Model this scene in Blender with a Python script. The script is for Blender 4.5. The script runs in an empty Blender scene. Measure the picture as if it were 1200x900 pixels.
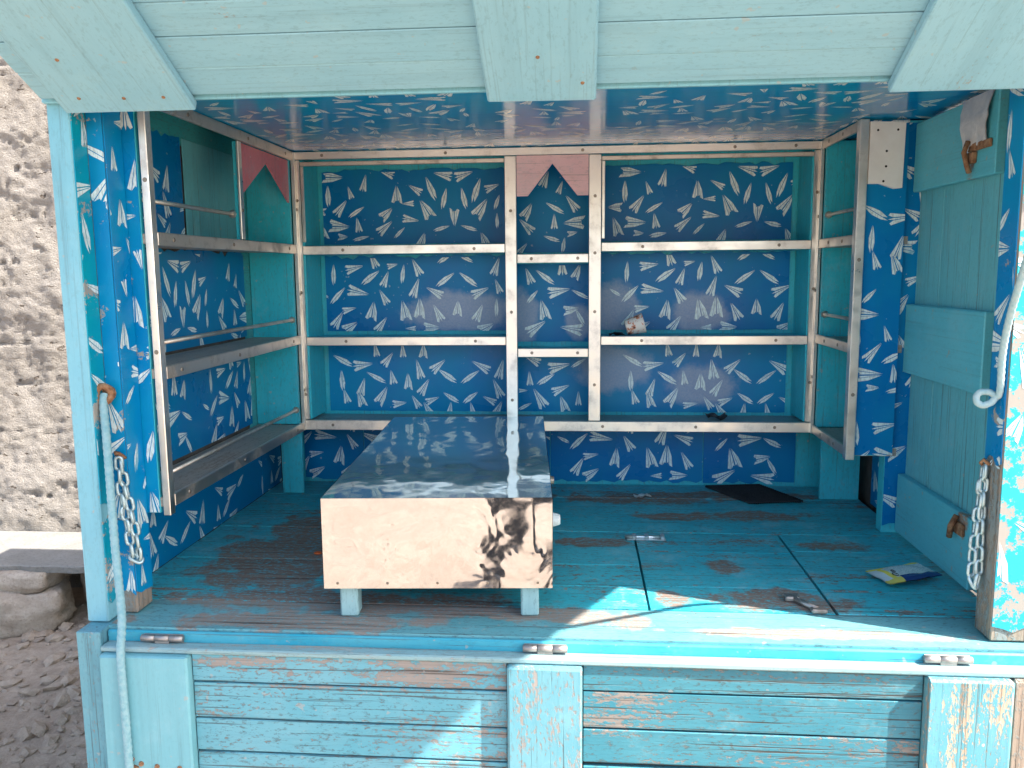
import bpy, bmesh, math, random
from mathutils import Vector, Matrix, noise as mnoise
random.seed(11)
S = bpy.context.scene
COL = S.collection
H = 0.76                                   # height of the kiosk floor above the ground

# ------------------------------------------------------------------ camera
F_PX, YAW, PITCH, ROLL = 973.4858, .0815, .135, -.0094
cam_d = bpy.data.cameras.new('camera')
cam = bpy.data.objects.new('camera', cam_d); COL.objects.link(cam)
Fv = Vector((-math.sin(YAW)*math.cos(PITCH), math.cos(YAW)*math.cos(PITCH), -math.sin(PITCH)))
Rv = Vector((math.cos(YAW), math.sin(YAW), 0)); Uv = Rv.cross(Fv)
R2 = Rv*math.cos(ROLL) + Uv*math.sin(ROLL); U2 = -Rv*math.sin(ROLL) + Uv*math.cos(ROLL)
M = Matrix((R2, U2, -Fv)).transposed().to_4x4()
M.translation = Vector((.0048, -1.6532, .76 + H))
cam.matrix_world = M
cam_d.sensor_width = 36; cam_d.lens = F_PX/1200*36
cam_d.clip_start = .02; cam_d.clip_end = 2000
S.camera = cam

# ------------------------------------------------------------------ world, sun, exposure
SUN_TRAVEL = Vector((-.86, .303, -1)).normalized()
w = bpy.data.worlds.new('World'); S.world = w; w.use_nodes = True
nt = w.node_tree
bg = nt.nodes['Background']
sky = nt.nodes.new('ShaderNodeTexSky'); sky.sky_type = 'NISHITA'; sky.sun_disc = False
sky.sun_elevation = math.asin(-SUN_TRAVEL.z)
sky.sun_rotation = math.atan2(-SUN_TRAVEL.x, -SUN_TRAVEL.y)
sky.air_density = 1.0; sky.dust_density = 2.0; sky.ozone_density = 1.0
nt.links.new(sky.outputs[0], bg.inputs[0]); bg.inputs[1].default_value = .15
sun_d = bpy.data.lights.new('sun', 'SUN'); sun_d.energy = 4.8; sun_d.angle = math.radians(.53)
sun_d.color = (1, .95, .87)
sun = bpy.data.objects.new('sun', sun_d); COL.objects.link(sun)
sun.rotation_euler = SUN_TRAVEL.to_track_quat('-Z', 'Y').to_euler(); sun.location = (4, -3, 6)
S.view_settings.view_transform = 'Standard'; S.view_settings.look = 'None'
S.view_settings.gamma = 1; S.view_settings.use_curve_mapping = False
S.view_settings.exposure = 1.74
S.cycles.max_bounces = 10; S.cycles.diffuse_bounces = 6; S.cycles.glossy_bounces = 5

# ------------------------------------------------------------------ material helpers
class T:
    def __init__(s, name):
        s.m = bpy.data.materials.new(name); s.m.use_nodes = True
        s.t = s.m.node_tree; s.b = s.t.nodes['Principled BSDF']
    def nd(s, typ, ins=None, **pr):
        n = s.t.nodes.new(typ)
        for k, v in pr.items(): setattr(n, k, v)
        for k, v in (ins or {}).items(): s.put(n.inputs[k], v)
        return n
    def put(s, sock, v):
        if isinstance(v, bpy.types.NodeSocket): s.t.links.new(v, sock)
        else:
            if hasattr(sock.default_value, '__len__') and len(sock.default_value) == 4 and len(v) == 3: v = (*v, 1)
            sock.default_value = v
    def math(s, op, a, b=0.0, clamp=False):
        n = s.nd('ShaderNodeMath', {0: a, 1: b}, operation=op, use_clamp=clamp); return n.outputs[0]
    def mix(s, f, a, b, mode='MIX'):
        n = s.nd('ShaderNodeMix', {0: f, 6: a, 7: b}, data_type='RGBA', blend_type=mode); return n.outputs[2]
    def rng(s, v, a, b, c=0.0, d=1.0):
        n = s.nd('ShaderNodeMapRange', {0: v, 1: a, 2: b, 3: c, 4: d}, interpolation_type='SMOOTHSTEP'); return n.outputs[0]
    def noise(s, vec, scale, detail=4, rough=.6, dist=0.0):
        n = s.nd('ShaderNodeTexNoise', {'Vector': vec, 'Scale': scale, 'Detail': detail, 'Roughness': rough, 'Distortion': dist}); return n.outputs[0]
    def scale(s, vec, sc):
        return s.nd('ShaderNodeVectorMath', {0: vec, 1: sc}, operation='MULTIPLY').outputs[0]
    def coords(s):
        tc = s.nd('ShaderNodeTexCoord'); oi = s.nd('ShaderNodeObjectInfo')
        r = s.math('MULTIPLY', oi.outputs['Random'], 61.7)
        cb = s.nd('ShaderNodeCombineXYZ', {0: r, 1: s.math('MULTIPLY', r, .61), 2: s.math('MULTIPLY', r, .37)})
        s.rand = oi.outputs['Random']
        return s.nd('ShaderNodeVectorMath', {0: tc.outputs['Object'], 1: cb.outputs[0]}, operation='ADD').outputs[0]
    def world(s):
        return s.nd('ShaderNodeNewGeometry').outputs['Position']
    def blob(s, pos, centre, rad, wob=.6, nscale=9.0):
        """soft patch of irregular outline round a point of the place (kiosk coordinates)"""
        c = (centre[0], centre[1], centre[2] + H)
        d = s.nd('ShaderNodeVectorMath', {0: pos, 1: c}, operation='SUBTRACT').outputs[0]
        d = s.nd('ShaderNodeVectorMath', {0: d, 1: tuple(1/r for r in rad)}, operation='MULTIPLY').outputs[0]
        l = s.nd('ShaderNodeVectorMath', {0: d}, operation='LENGTH').outputs['Value']
        n = s.noise(pos, nscale, 6, .65)
        l = s.math('ADD', l, s.math('MULTIPLY', s.math('SUBTRACT', n, .5), wob*3))
        return s.rng(l, 1.12, .7)
    def bump(s, h, strength, dist):
        n = s.nd('ShaderNodeBump', {'Height': h, 'Strength': strength, 'Distance': dist})
        s.put(s.b.inputs['Normal'], n.outputs[0])
    def out(s, col=None, rough=None, metal=None, spec=None):
        if col is not None: s.put(s.b.inputs['Base Color'], col)
        if rough is not None: s.put(s.b.inputs['Roughness'], rough)
        if metal is not None: s.put(s.b.inputs['Metallic'], metal)
        if spec is not None: s.put(s.b.inputs['Specular IOR Level'], spec)
        return s.m

def paint(name, c1, c2, wear=.3, grain='x', wood=((.20, .16, .13), (.42, .35, .29)), cracks=.5, speck=.5,
          rough=.5, blobs=(), blobwear=None, bumps=.5, chalk=.12, dirt=.35):
    """oil paint on boards: faded, worn through to grey wood along the grain"""
    t = T(name); co = t.coords(); pos = t.world()
    ax = 'xyz'.index(grain)
    st = [34., 34., 34.]; st[ax] = 1.6
    fine = [170., 170., 170.]; fine[ax] = 2.2
    wide = [7., 7., 7.]; wide[ax] = 2.4
    g = t.noise(t.scale(co, tuple(st)), 1, 5, .65, .3)
    gf = t.noise(t.scale(co, tuple(fine)), 1, 3, .6)
    big = t.noise(t.scale(co, tuple(wide)), 1, 6, .62)
    big2 = t.noise(co, 5, 5, .6)
    spk = t.noise(t.scale(co, tuple(60. if i == ax else 150. for i in range(3))), 1, 4, .75)
    col = t.mix(t.rng(big2, .3, .7), c1, c2)
    col = t.mix(t.math('MULTIPLY', t.rng(t.rand, 0, 1), .35), col, c2)
    col = t.mix(t.math('MULTIPLY', t.rng(g, .45, .75), .28), col, tuple(.62*v for v in c1))
    # grime in fine speckles
    col = t.mix(t.math('MULTIPLY', t.rng(spk, .52, .64), dirt*.9), col, (.06, .085, .085))
    chk_ = t.rng(t.math('ADD', t.noise(co, 8, 7, .75), t.math('MULTIPLY', t.math('SUBTRACT', spk, .5), .35)), .52, .66)
    col = t.mix(t.math('MULTIPLY', chk_, chalk), col, (.38, .60, .64))
    # worn-through mask
    mk = t.math('ADD', t.math('MULTIPLY', big, .62), t.math('MULTIPLY', g, .38))
    mk = t.math('ADD', mk, t.math('MULTIPLY', t.math('SUBTRACT', spk, .5), .62))
    thr = .72 - wear*.30
    wm = t.rng(mk, thr, thr + .07)
    bl = None
    for c, r in blobs:
        b = t.blob(pos, c, r, 1.0, 11)
        bl = b if bl is None else t.math('MAXIMUM', bl, b)
    if bl is not None:
        wm = t.math('MAXIMUM', wm, t.math('MULTIPLY', bl, t.rng(spk, .30, .52)))
    ck = t.math('MULTIPLY', t.rng(gf, .585, .67), cracks)
    wcol = t.mix(g, wood[0], wood[1])
    wcol = t.mix(t.math('MULTIPLY', t.rng(gf, .4, .7), .5), wcol, tuple(.55*v for v in wood[0]))
    col = t.mix(wm, col, wcol)
    col = t.mix(ck, col, tuple(.35*v for v in wood[0]))
    sp2 = t.rng(t.noise(co, 46, 2, .5), .70, .74)
    col = t.mix(t.math('MULTIPLY', sp2, speck), col, wood[1])
    h = t.math('SUBTRACT', t.math('MULTIPLY', g, .5), t.math('ADD', t.math('MULTIPLY', wm, .35), t.math('MULTIPLY', ck, .8)))
    h = t.math('ADD', h, t.math('MULTIPLY', spk, .15))
    t.bump(h, bumps, .0035)
    return t.out(col, t.mix(wm, (rough,)*3, (.9,)*3), 0, .4)

WG = ((.19, .165, .15), (.40, .355, .315))
MAT = {}
AW = ((.235, .475, .585), (.275, .51, .61))
for g in 'xy': MAT['awning_'+g] = paint('faded pale turquoise paint '+g, *AW, wear=.10, grain=g, cracks=.14, speck=.4, bumps=.4, dirt=.18)
MAT['front_x'] = paint('worn turquoise front paint x', (0.086, 0.344, 0.430), (0.155, 0.387, 0.456), wear=.64, grain='x', wood=WG, cracks=.75, bumps=.7, dirt=.75)
MAT['front_dark'] = paint('deep turquoise front paint darkened against sun x', (0.029, 0.180, 0.238), (0.058, 0.223, 0.274), wear=.58, grain='x', wood=((.15, .13, .115), (.32, .28, .245)), cracks=.95, bumps=.8, dirt=.9)  # sunlit right bay: front paint taken darker to hold down the sun's brightness
MAT['front_z'] = paint('worn turquoise front paint z', (0.086, 0.289, 0.359), (0.140, 0.328, 0.382), wear=.48, grain='z', wood=WG, cracks=.5, bumps=.6, dirt=.3)
MAT['stile_clean'] = paint('smooth pale turquoise paint z', (0.160, 0.420, 0.479), (0.185, 0.437, 0.487), wear=.10, grain='z', wood=WG, cracks=.15, bumps=.3, dirt=.1)
MAT['stile_bare'] = paint('half stripped turquoise wood z', (0.086, 0.312, 0.374), (0.140, 0.343, 0.390), wear=.62, grain='z', wood=((.40, .29, .20), (.62, .48, .35)), cracks=.5, bumps=.7, speck=.9)
MAT['bare'] = paint('bare weathered timber z', (.22, .26, .26), (.28, .26, .22), wear=.95, grain='z', wood=((.20, .145, .105), (.42, .34, .265)), bumps=.9)
MAT['rail'] = paint('blue front rail paint x', (0.023, 0.324, 0.450), (0.072, 0.378, 0.477), wear=.14, grain='x', wood=WG, bumps=.4, dirt=.2)
MAT['edge'] = paint('chipped pale edge x', (0.221, 0.391, 0.416), (0.289, 0.408, 0.416), wear=.55, grain='x', wood=((.36, .31, .26), (.5, .45, .40)), bumps=.6)
MAT['post'] = paint('light blue post paint z', (.18, .45, .54), (.21, .48, .56), wear=.06, grain='z', cracks=.2, bumps=.3, dirt=.15)
MAT['teal_z'] = paint('interior turquoise paint z', (.015, .46, .57), (.045, .50, .60), wear=.10, grain='z', cracks=.35, bumps=.4, dirt=.3)
MAT['teal_x'] = paint('interior turquoise paint x', (.015, .46, .57), (.045, .50, .60), wear=.16, grain='x', cracks=.35, bumps=.4, dirt=.35)
MAT['teal_y'] = paint('interior turquoise paint y', (.03, .34, .37), (.06, .38, .40), wear=.25, grain='y', cracks=.35, bumps=.4, dirt=.45)
MAT['door_z'] = paint('door turquoise paint z', (.11, .44, .50), (.14, .47, .52), wear=.10, grain='z', cracks=.55, bumps=.6, dirt=.2)
MAT['door_y'] = paint('door turquoise paint y', (.09, .46, .55), (.12, .49, .57), wear=.05, grain='y', cracks=.15, bumps=.3, dirt=.15,
                      wood=((.25, .13, .08), (.42, .30, .22)), blobs=[((.9, .40, 1.03), (.06, .03, .075)), ((.9, .33, .16), (.05, .035, .05))])
FB = [((-.78, .45, 0), (.22, .30, .2)), ((-.55, .16, 0), (.45, .07, .2)), ((-.62, .05, 0), (.34, .05, .2)), ((.45, .24, 0), (.13, .07, .2)),
      ((.37, .46, 0), (.05, .06, .2)), ((.20, 1.08, 0), (.30, .06, .2)), ((.22, .22, 0), (.035, .05, .2)), ((.12, .09, 0), (.05, .05, .2)),
      ((-.1, .12, 0), (.25, .05, .2)), ((.56, .20, 0), (.10, .05, .2)), ((.55, .90, 0), (.2, .05, .2)), ((.45, .05, 0), (.3, .025, .2)), ((.40, 1.13, 0), (.38, .05, .2)), ((-.80, .70, 0), (.12, .18, .2)), ((.72, .62, 0), (.10, .05, .2)), ((.05, .62, 0), (.10, .04, .2)), ((.30, .88, 0), (.16, .035, .2))]
MAT['floor_x'] = paint('worn floor paint x', (.02, .43, .53), (.06, .48, .56), wear=.50, grain='x', wood=((.17, .115, .09), (.33, .25, .205)), cracks=.7, bumps=.8,
                       rough=.45, blobs=FB, dirt=.8, speck=.7, chalk=.38)
MAT['floor_front'] = paint('faded floor edge paint whitened for sun patch x', (0.099, 0.351, 0.396), (0.153, 0.387, 0.423), wear=.40, grain='x', wood=((.22, .17, .14), (.42, .35, .30)), cracks=.8, bumps=.8,
                       rough=.5, blobs=FB, dirt=.7, speck=.6)  # front board: faded paint, paled further so the sun patch turns whiter
MAT['dusty'] = paint('dust covered shelf paint y', (.34, .31, .27), (.42, .36, .30), wear=.45, grain='y', wood=((.26, .22, .185), (.44, .38, .32)), cracks=.3, bumps=.4, dirt=.5)
MAT['dusty_x'] = paint('dust covered shelf paint x', (.14, .36, .38), (.26, .36, .36), wear=.40, grain='x', wood=((.18, .16, .14), (.34, .31, .28)), cracks=.3, bumps=.4, dirt=.6)

def wallpaper(name, c=(.0, .155, .42), pale_blobs=(), worn=0.0):
    t = T(name); co = t.coords(); pos = t.world()
    n = t.noise(co, 4, 4, .6); s = t.noise(t.scale(co, (22, 2.2, 22)), 1, 4, .6)
    col = t.mix(t.rng(n, .3, .7), c, (c[0], c[1]*1.35, c[2]*1.05))
    col = t.mix(t.math('MULTIPLY', t.rng(s, .5, .75), .25), col, (.005, .20, .32))
    f = None
    for ce, r in pale_blobs:
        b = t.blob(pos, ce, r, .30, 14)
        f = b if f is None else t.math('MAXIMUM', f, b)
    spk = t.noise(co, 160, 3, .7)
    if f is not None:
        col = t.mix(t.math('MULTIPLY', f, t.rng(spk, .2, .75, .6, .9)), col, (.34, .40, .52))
    wm = t.rng(t.math('ADD', t.noise(co, 11, 6, .7), t.math('MULTIPLY', t.math('SUBTRACT', spk, .5), .2)), .80 - worn*.3, .83 - worn*.3)
    col = t.mix(wm, col, (.33, .305, .27) if worn > .3 else (.03, .30, .36))
    sp = t.rng(t.noise(co, 75, 2, .5), .73, .76)
    col = t.mix(t.math('MULTIPLY', sp, .6), col, (.35, .50, .52))
    t.bump(t.math('ADD', t.math('MULTIPLY', n, .7), t.math('MULTIPLY', wm, -.25)), .25, .004)
    return t.out(col, t.rng(n, .3, .7, .25, .40), 0, .22)
MAT['paper'] = wallpaper('blue printed laminate', worn=.28)
MAT['paper_right'] = wallpaper('weathered turquoise painted over print', (.03, .34, .46), worn=1.05)
MAT['paper_mid'] = wallpaper('blue printed laminate with painted milky sheen', pale_blobs=[((-.42, 1.27, .62), (.20, .1, .075)), ((.13, 1.27, .62), (.09, .1, .11)), ((.42, 1.27, .61), (.10, .1, .08)),
                             ((-.19, 1.27, .60), (.06, .1, .1)), ((.0, 1.27, .58), (.05, .1, .07))])  # milky patches: reflected light on the gloss, put into the colour
MAT['paper_low'] = wallpaper('blue printed laminate with pale patches', pale_blobs=[((.12, 1.27, .42), (.14, .1, .09)), ((.43, 1.27, .36), (.12, .1, .08))], c=(.0, .185, .45))  # pale patches set into the bottom row of panels
MAT['paper_front'] = wallpaper('sun faded printed laminate', (.0, .185, .45), worn=.6)
MAT['paper_dull'] = wallpaper('teal stained printed laminate', (.002, .25, .40), worn=.8)
def ceilmat():
    t = T('glossy printed ceiling'); co = t.coords()
    n = t.noise(co, 5, 4, .6)
    col = t.mix(t.rng(n, .3, .7), (.0, .23, .52), (.003, .29, .54))
    t.bump(t.noise(t.scale(co, (1, 7, 1)), 5, 3, .5), .10, .01)
    return t.out(col, .14, 0, .33)
MAT['ceil'] = ceilmat()
def motifmat(name, c, gl=.35):
    t = T(name); co = t.coords()
    n = t.noise(co, 9, 4, .7); h = t.noise(t.scale(co, (260, 60, 60)), 1, 2, .6)
    col = t.mix(t.rng(h, .45, .62), c, tuple(.74*v for v in c))
    col = t.mix(t.rng(n, .62, .72), col, (.20, .44, .54))
    return t.out(col, gl, 0, .5)
MAT['motif'] = motifmat('pale printed paper planes', (.72, .86, .87))
MAT['motif_front'] = motifmat('peeling pale paper planes', (.68, .78, .77))
MAT['motif_ceil'] = motifmat('pale planes on the ceiling', (.80, .92, .93), .16)

def metal(name, c, rough=.25, grime=.5, bump=.15, sc=1.0):
    t = T(name); co = t.coords()
    n = t.noise(co, 14*sc, 6, .7); s = t.noise(t.scale(co, (30, 30, 30)), 2, 4, .6)
    gm = t.math('MULTIPLY', t.rng(n, .50, .70), grime)
    col = t.mix(gm, c, (.20, .15, .11))
    t.bump(s, bump, .002)
    return t.out(col, t.rng(n, .3, .7, rough, rough + .22), t.math('SUBTRACT', 1, t.math('MULTIPLY', gm, .6)), .5)
MAT['steel'] = metal('bright steel angle', (.84, .79, .72), .27, .28, .06)
MAT['steel_old'] = metal('tarnished steel angle', (.70, .62, .54), .32, .5)
MAT['screw'] = metal('dark screw head', (.32, .27, .22), .4, .6)
MAT['hinge'] = metal('painted over hinge steel', (.42, .38, .36), .45, .8)
MAT['latch'] = metal('zinc latch', (.72, .76, .78), .25, .3)
MAT['galv'] = metal('pale painted chain steel', (.50, .62, .64), .45, .45, sc=4)
MAT['galv'].node_tree.nodes['Principled BSDF'].inputs['Metallic'].default_value = .3
def mirror(name, c, bscale, bstr, rough):
    t = T(name); co = t.coords()
    n = t.noise(co, bscale, 2, .45, 1.2)
    sm = t.noise(co, 30, 5, .7)
    t.bump(n, bstr, .02)
    col = t.mix(t.math('MULTIPLY', t.rng(sm, .5, .75), .18), c, (.30, .26, .22))
    return t.out(col, t.rng(sm, .4, .75, rough, rough + .10), .82 if bscale == 7 else .97, .5)
MAT['mirror_top'] = mirror('polished sheet steel top', (.60, .71, .70), 7, .03, .045)
MAT['mirror_front'] = mirror('rippled polished sheet steel front', (.62, .615, .625), 9, .05, .03)
def rust():
    t = T('rusty iron'); co = t.coords(); n = t.noise(co, 60, 6, .7)
    t.bump(n, .6, .002)
    return t.out(t.mix(t.rng(n, .3, .7), (.16, .06, .025), (.42, .24, .13)), .85, .2)
MAT['rust'] = rust()
def plain(name, c, c2=None, rough=.6, sc=20, bump=.2, spec=.5):
    t = T(name); co = t.coords(); n = t.noise(co, sc, 5, .65)
    t.bump(n, bump, .003)
    return t.out(t.mix(t.rng(n, .35, .7), c, c2 or tuple(.75*v for v in c)), rough, 0, spec)
MAT['pink'] = paint('pale pink paint', (.76, .48, .50), (.82, .58, .58), wear=.22, grain='x', wood=((.5, .42, .40), (.70, .62, .58)), cracks=.3, bumps=.3, dirt=.2)
MAT['pink_deep'] = paint('deep pink paint', (.60, .15, .19), (.66, .22, .25), wear=.30, grain='z', wood=((.55, .42, .42), (.75, .62, .60)), cracks=.3, bumps=.3, dirt=.2)
MAT['white_board'] = plain('ivory board', (.72, .68, .63), (.80, .77, .72), .4, 8, .05)
MAT['hole'] = plain('dark hole', (.02, .015, .012), None, .9)
MAT['plastic'] = plain('crinkled grey polythene', (.48, .50, .52), (.62, .62, .62), .3, 35, 1.0)
MAT['rope'] = plain('pale blue rope fibre', (.27, .44, .47), (.17, .36, .41), .9, 90, .6)
MAT['rope_white'] = plain('bleached rope fibre', (.40, .52, .53), (.28, .46, .50), .9, 90, .6)
MAT['mesh'] = plain('black mesh mat', (.012, .014, .016), (.03, .03, .035), .8, 200, .6)
MAT['paper_white'] = plain('white scrap', (.72, .75, .75), (.6, .66, .68), .7, 40, .4)
MAT['orange'] = plain('orange plastic', (.75, .14, .03), None, .5)
MAT['black'] = plain('black plastic', (.015, .018, .02), (.03, .03, .03), .5)
MAT['knob'] = plain('greyish glass knob', (.45, .50, .50), (.3, .36, .38), .2, 40, .2)
MAT['inside_wood'] = plain('dark raw timber', (.10, .085, .07), (.06, .05, .04), .9)
MAT['roof'] = metal('galvanised roof sheet', (.5, .5, .5), .45, .5)
MAT['leg'] = paint('pale blue leg paint', (.26, .45, .47), (.30, .48, .49), wear=.25, grain='z', bumps=.3)

def groundmat():
    t = T('dry sandy earth'); pos = t.world()
    a = t.noise(pos, 1.3, 6, .6); b = t.noise(pos, 22, 8, .7); c = t.noise(pos, 140, 4, .7)
    col = t.mix(t.rng(a, .3, .7), (.41, .315, .235), (.51, .40, .305))
    col = t.mix(t.math('MULTIPLY', t.rng(b, .35, .7), .5), col, (.22, .16, .115))
    col = t.mix(t.math('MULTIPLY', t.rng(c, .55, .72), .5), col, (.55, .47, .38))
    t.bump(t.math('ADD', b, t.math('MULTIPLY', c, .35)), .9, .02)
    return t.out(col, .95, 0, .15)
MAT['ground'] = groundmat()
def plaster():
    t = T('pitted lime plaster'); pos = t.world()
    a = t.noise(pos, 2.2, 5, .6); b = t.noise(t.scale(pos, (1, 1, 1.6)), 26, 8, .75); c = t.noise(pos, 110, 5, .75)
    col = t.mix(t.rng(a, .3, .7), (.30, .265, .225), (.39, .35, .31))
    col = t.mix(t.math('MULTIPLY', t.rng(b, .55, .72), .55), col, (.30, .25, .20))
    col = t.mix(t.math('MULTIPLY', t.rng(c, .56, .66), .55), col, (.20, .17, .14))
    col = t.mix(t.math('MULTIPLY', t.rng(c, .42, .34), .6), col, (.48, .44, .40))
    pit = t.rng(t.noise(t.scale(pos, (1, 1, 1.9)), 17, 3, .55), .66, .70)
    col = t.mix(t.math('MULTIPLY', pit, .75), col, (.13, .10, .075))
    t.bump(t.math('SUBTRACT', t.math('ADD', b, t.math('MULTIPLY', c, .5)), t.math('MULTIPLY', pit, 1.6)), 1.0, .02)
    return t.out(col, .95, 0, .1)
MAT['plaster'] = plaster()
def stone(name, c, c2):
    t = T(name); co = t.coords(); a = t.noise(co, 9, 8, .7); b = t.noise(co, 80, 5, .7)
    col = t.mix(t.rng(a, .3, .7), c, c2); col = t.mix(t.math('MULTIPLY', t.rng(b, .5, .7), .5), col, tuple(.5*v for v in c))
    t.bump(t.math('ADD', a, t.math('MULTIPLY', b, .4)), .8, .015)
    return t.out(col, .92, 0, .15)
MAT['slab'] = stone('pale cement slab', (.23, .22, .20), (.28, .27, .25))
MAT['rock'] = stone('brown grey stone', (.32, .255, .195), (.50, .42, .34))

# ------------------------------------------------------------------ object helpers
WM = {}
def link(name, me, W, parent=None, mats=()):
    o = bpy.data.objects.new(name, me); COL.objects.link(o)
    for mm in mats:
        if mm.name not in [x.name for x in me.materials if x]: me.materials.append(mm)
    WM[o] = W
    if parent is not None:
        o.parent = parent; o.matrix_basis = WM[parent].inverted() @ W
    else: o.matrix_basis = W
    return o
def thing(name, loc, label, cat, group=None, rot=None):
    W = Matrix.Translation((loc[0], loc[1], loc[2] + H))
    if rot is not None: W = W @ rot
    o = bpy.data.objects.new(name, None); COL.objects.link(o); o.matrix_basis = W; WM[o] = W
    o.empty_display_size = .1
    return tag(o, label, cat, group)
def tag(o, label=None, cat=None, group=None, kind=None):
    if label: o['label'] = label
    if cat: o['category'] = cat
    if group: o['group'] = group
    if kind: o['kind'] = kind
    return o
def cbox_data(dx, dy, dz, ch, jit=0.0):
    """chamfered box centred on the origin: 24 vertices, 26 faces"""
    hx, hy, hz = dx/2, dy/2, dz/2
    ch = min(ch, hx*.8, hy*.8, hz*.8)
    vs = []; idx = {}
    for sx in (-1, 1):
        for sy in (-1, 1):
            for sz in (-1, 1):
                j = [1 + random.uniform(-jit, jit) for _ in range(3)]
                idx[sx, sy, sz] = len(vs)
                vs += [(sx*hx, sy*(hy - ch*j[0]), sz*(hz - ch*j[1])), (sx*(hx - ch*j[2]), sy*hy, sz*(hz - ch*j[1])), (sx*(hx - ch*j[2]), sy*(hy - ch*j[0]), sz*hz)]
    fs = []
    def q(a, sgn):
        fs.append(a if sgn > 0 else a[::-1])
    for s in (-1, 1):
        q([idx[s, -1, -1], idx[s, 1, -1], idx[s, 1, 1], idx[s, -1, 1]], s)
        q([idx[-1, s, -1] + 1, idx[-1, s, 1] + 1, idx[1, s, 1] + 1, idx[1, s, -1] + 1], s)
        q([idx[-1, -1, s] + 2, idx[1, -1, s] + 2, idx[1, 1, s] + 2, idx[-1, 1, s] + 2], s)
    for a in (-1, 1):
        for b in (-1, 1):
            q([idx[a, b, -1], idx[a, b, -1] + 1, idx[a, b, 1] + 1, idx[a, b, 1]], a*b)
            q([idx[a, -1, b] + 2, idx[a, -1, b], idx[a, 1, b], idx[a, 1, b] + 2][::-1], -a*b)
            q([idx[-1, a, b] + 1, idx[-1, a, b] + 2, idx[1, a, b] + 2, idx[1, a, b] + 1], a*b)
            for c in (-1, 1):
                k = idx[a, b, c]; q([k, k + 1, k + 2], a*b*c)
    return vs, fs
class MB:
    """collects boxes, tubes and polygons (kiosk coordinates) into ONE mesh"""
    def __init__(s): s.v = []; s.f = []; s.mi = []; s.sm = []
    def add(s, vs, fs, mi=0, smooth=False, mat=None):
        o = len(s.v)
        s.v += [tuple(mat @ Vector(p)) if mat else tuple(p) for p in vs]
        for f in fs: s.f.append([i + o for i in f]); s.mi.append(mi); s.sm.append(smooth)
        return s
    def box(s, x0, x1, y0, y1, z0, z1, ch=.002, mi=0, jit=.0, mat=None):
        vs, fs = cbox_data(x1 - x0, y1 - y0, z1 - z0, ch, jit)
        c = Matrix.Translation(((x0 + x1)/2, (y0 + y1)/2, (z0 + z1)/2))
        return s.add(vs, fs, mi, mat=(mat @ c) if mat else c)
    def disc(s, c, n, r, h, mi=0, k=8):
        """low screw head: disc of height h at c facing n"""
        Q = Vector(n).to_track_quat('Z', 'Y').to_matrix().to_4x4(); Q.translation = Vector(c)
        vs = [(r*math.cos(2*math.pi*i/k), r*math.sin(2*math.pi*i/k), 0) for i in range(k)] + \
             [(r*.8*math.cos(2*math.pi*i/k), r*.8*math.sin(2*math.pi*i/k), h) for i in range(k)]
        fs = [[i, (i + 1) % k, (i + 1) % k + k, i + k] for i in range(k)] + [list(range(k, 2*k))]
        return s.add(vs, fs, mi, mat=Q)
    def tube(s, pts, rad, k=8, mi=0, twist=0.0, lob=0.0, cap=True):
        pts = [Vector(p) for p in pts]; n = len(pts)
        up = Vector((0, 0, 1)); d0 = (pts[1] - pts[0]).normalized()
        if abs(d0.z) > .9: up = Vector((0, 1, 0))
        vs = []; L = 0
        for i, p in enumerate(pts):
            d = (pts[min(i + 1, n - 1)] - pts[max(i - 1, 0)]).normalized()
            a = d.cross(up).normalized(); b = a.cross(d)
            up = b
            if i: L += (p - pts[i - 1]).length
            r = rad[i] if isinstance(rad, (list, tuple)) else rad
            for j in range(k):
                an = 2*math.pi*j/k
                rr = r*(1 + lob*math.cos(3*(an - twist*L)))
                vs.append(p + a*rr*math.cos(an) + b*rr*math.sin(an))
        fs = [[i*k + j, i*k + (j + 1) % k, (i + 1)*k + (j + 1) % k, (i + 1)*k + j] for i in range(n - 1) for j in range(k)]
        if cap: fs += [list(range(k))[::-1], [(n - 1)*k + j for j in range(k)]]
        return s.add(vs, fs, mi, True)
    def build(s, name, mats, parent=None, W=None):
        """vertices become local to the box centre, or to the world matrix W"""
        if W is None:
            lo = [min(p[i] for p in s.v) for i in range(3)]; hi = [max(p[i] for p in s.v) for i in range(3)]
            c = Vector([(a + b)/2 for a, b in zip(lo, hi)])
            vs = [tuple(Vector(p) - c) for p in s.v]
            W = Matrix.Translation((c.x, c.y, c.z + H))
        else: vs = s.v
        me = bpy.data.meshes.new(name); me.from_pydata(vs, [], s.f)
        if not isinstance(mats, (list, tuple)): mats = [mats]
        for m_ in mats: me.materials.append(MAT[m_])
        me.polygons.foreach_set('material_index', s.mi); me.polygons.foreach_set('use_smooth', s.sm)
        me.update()
        return link(name, me, W, parent)
def box(name, parent, mat, x0, x1, y0, y1, z0, z1, ch=.0025, jit=.5):
    return MB().box(x0, x1, y0, y1, z0, z1, ch, 0, jit).build(name, mat, parent)

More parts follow.
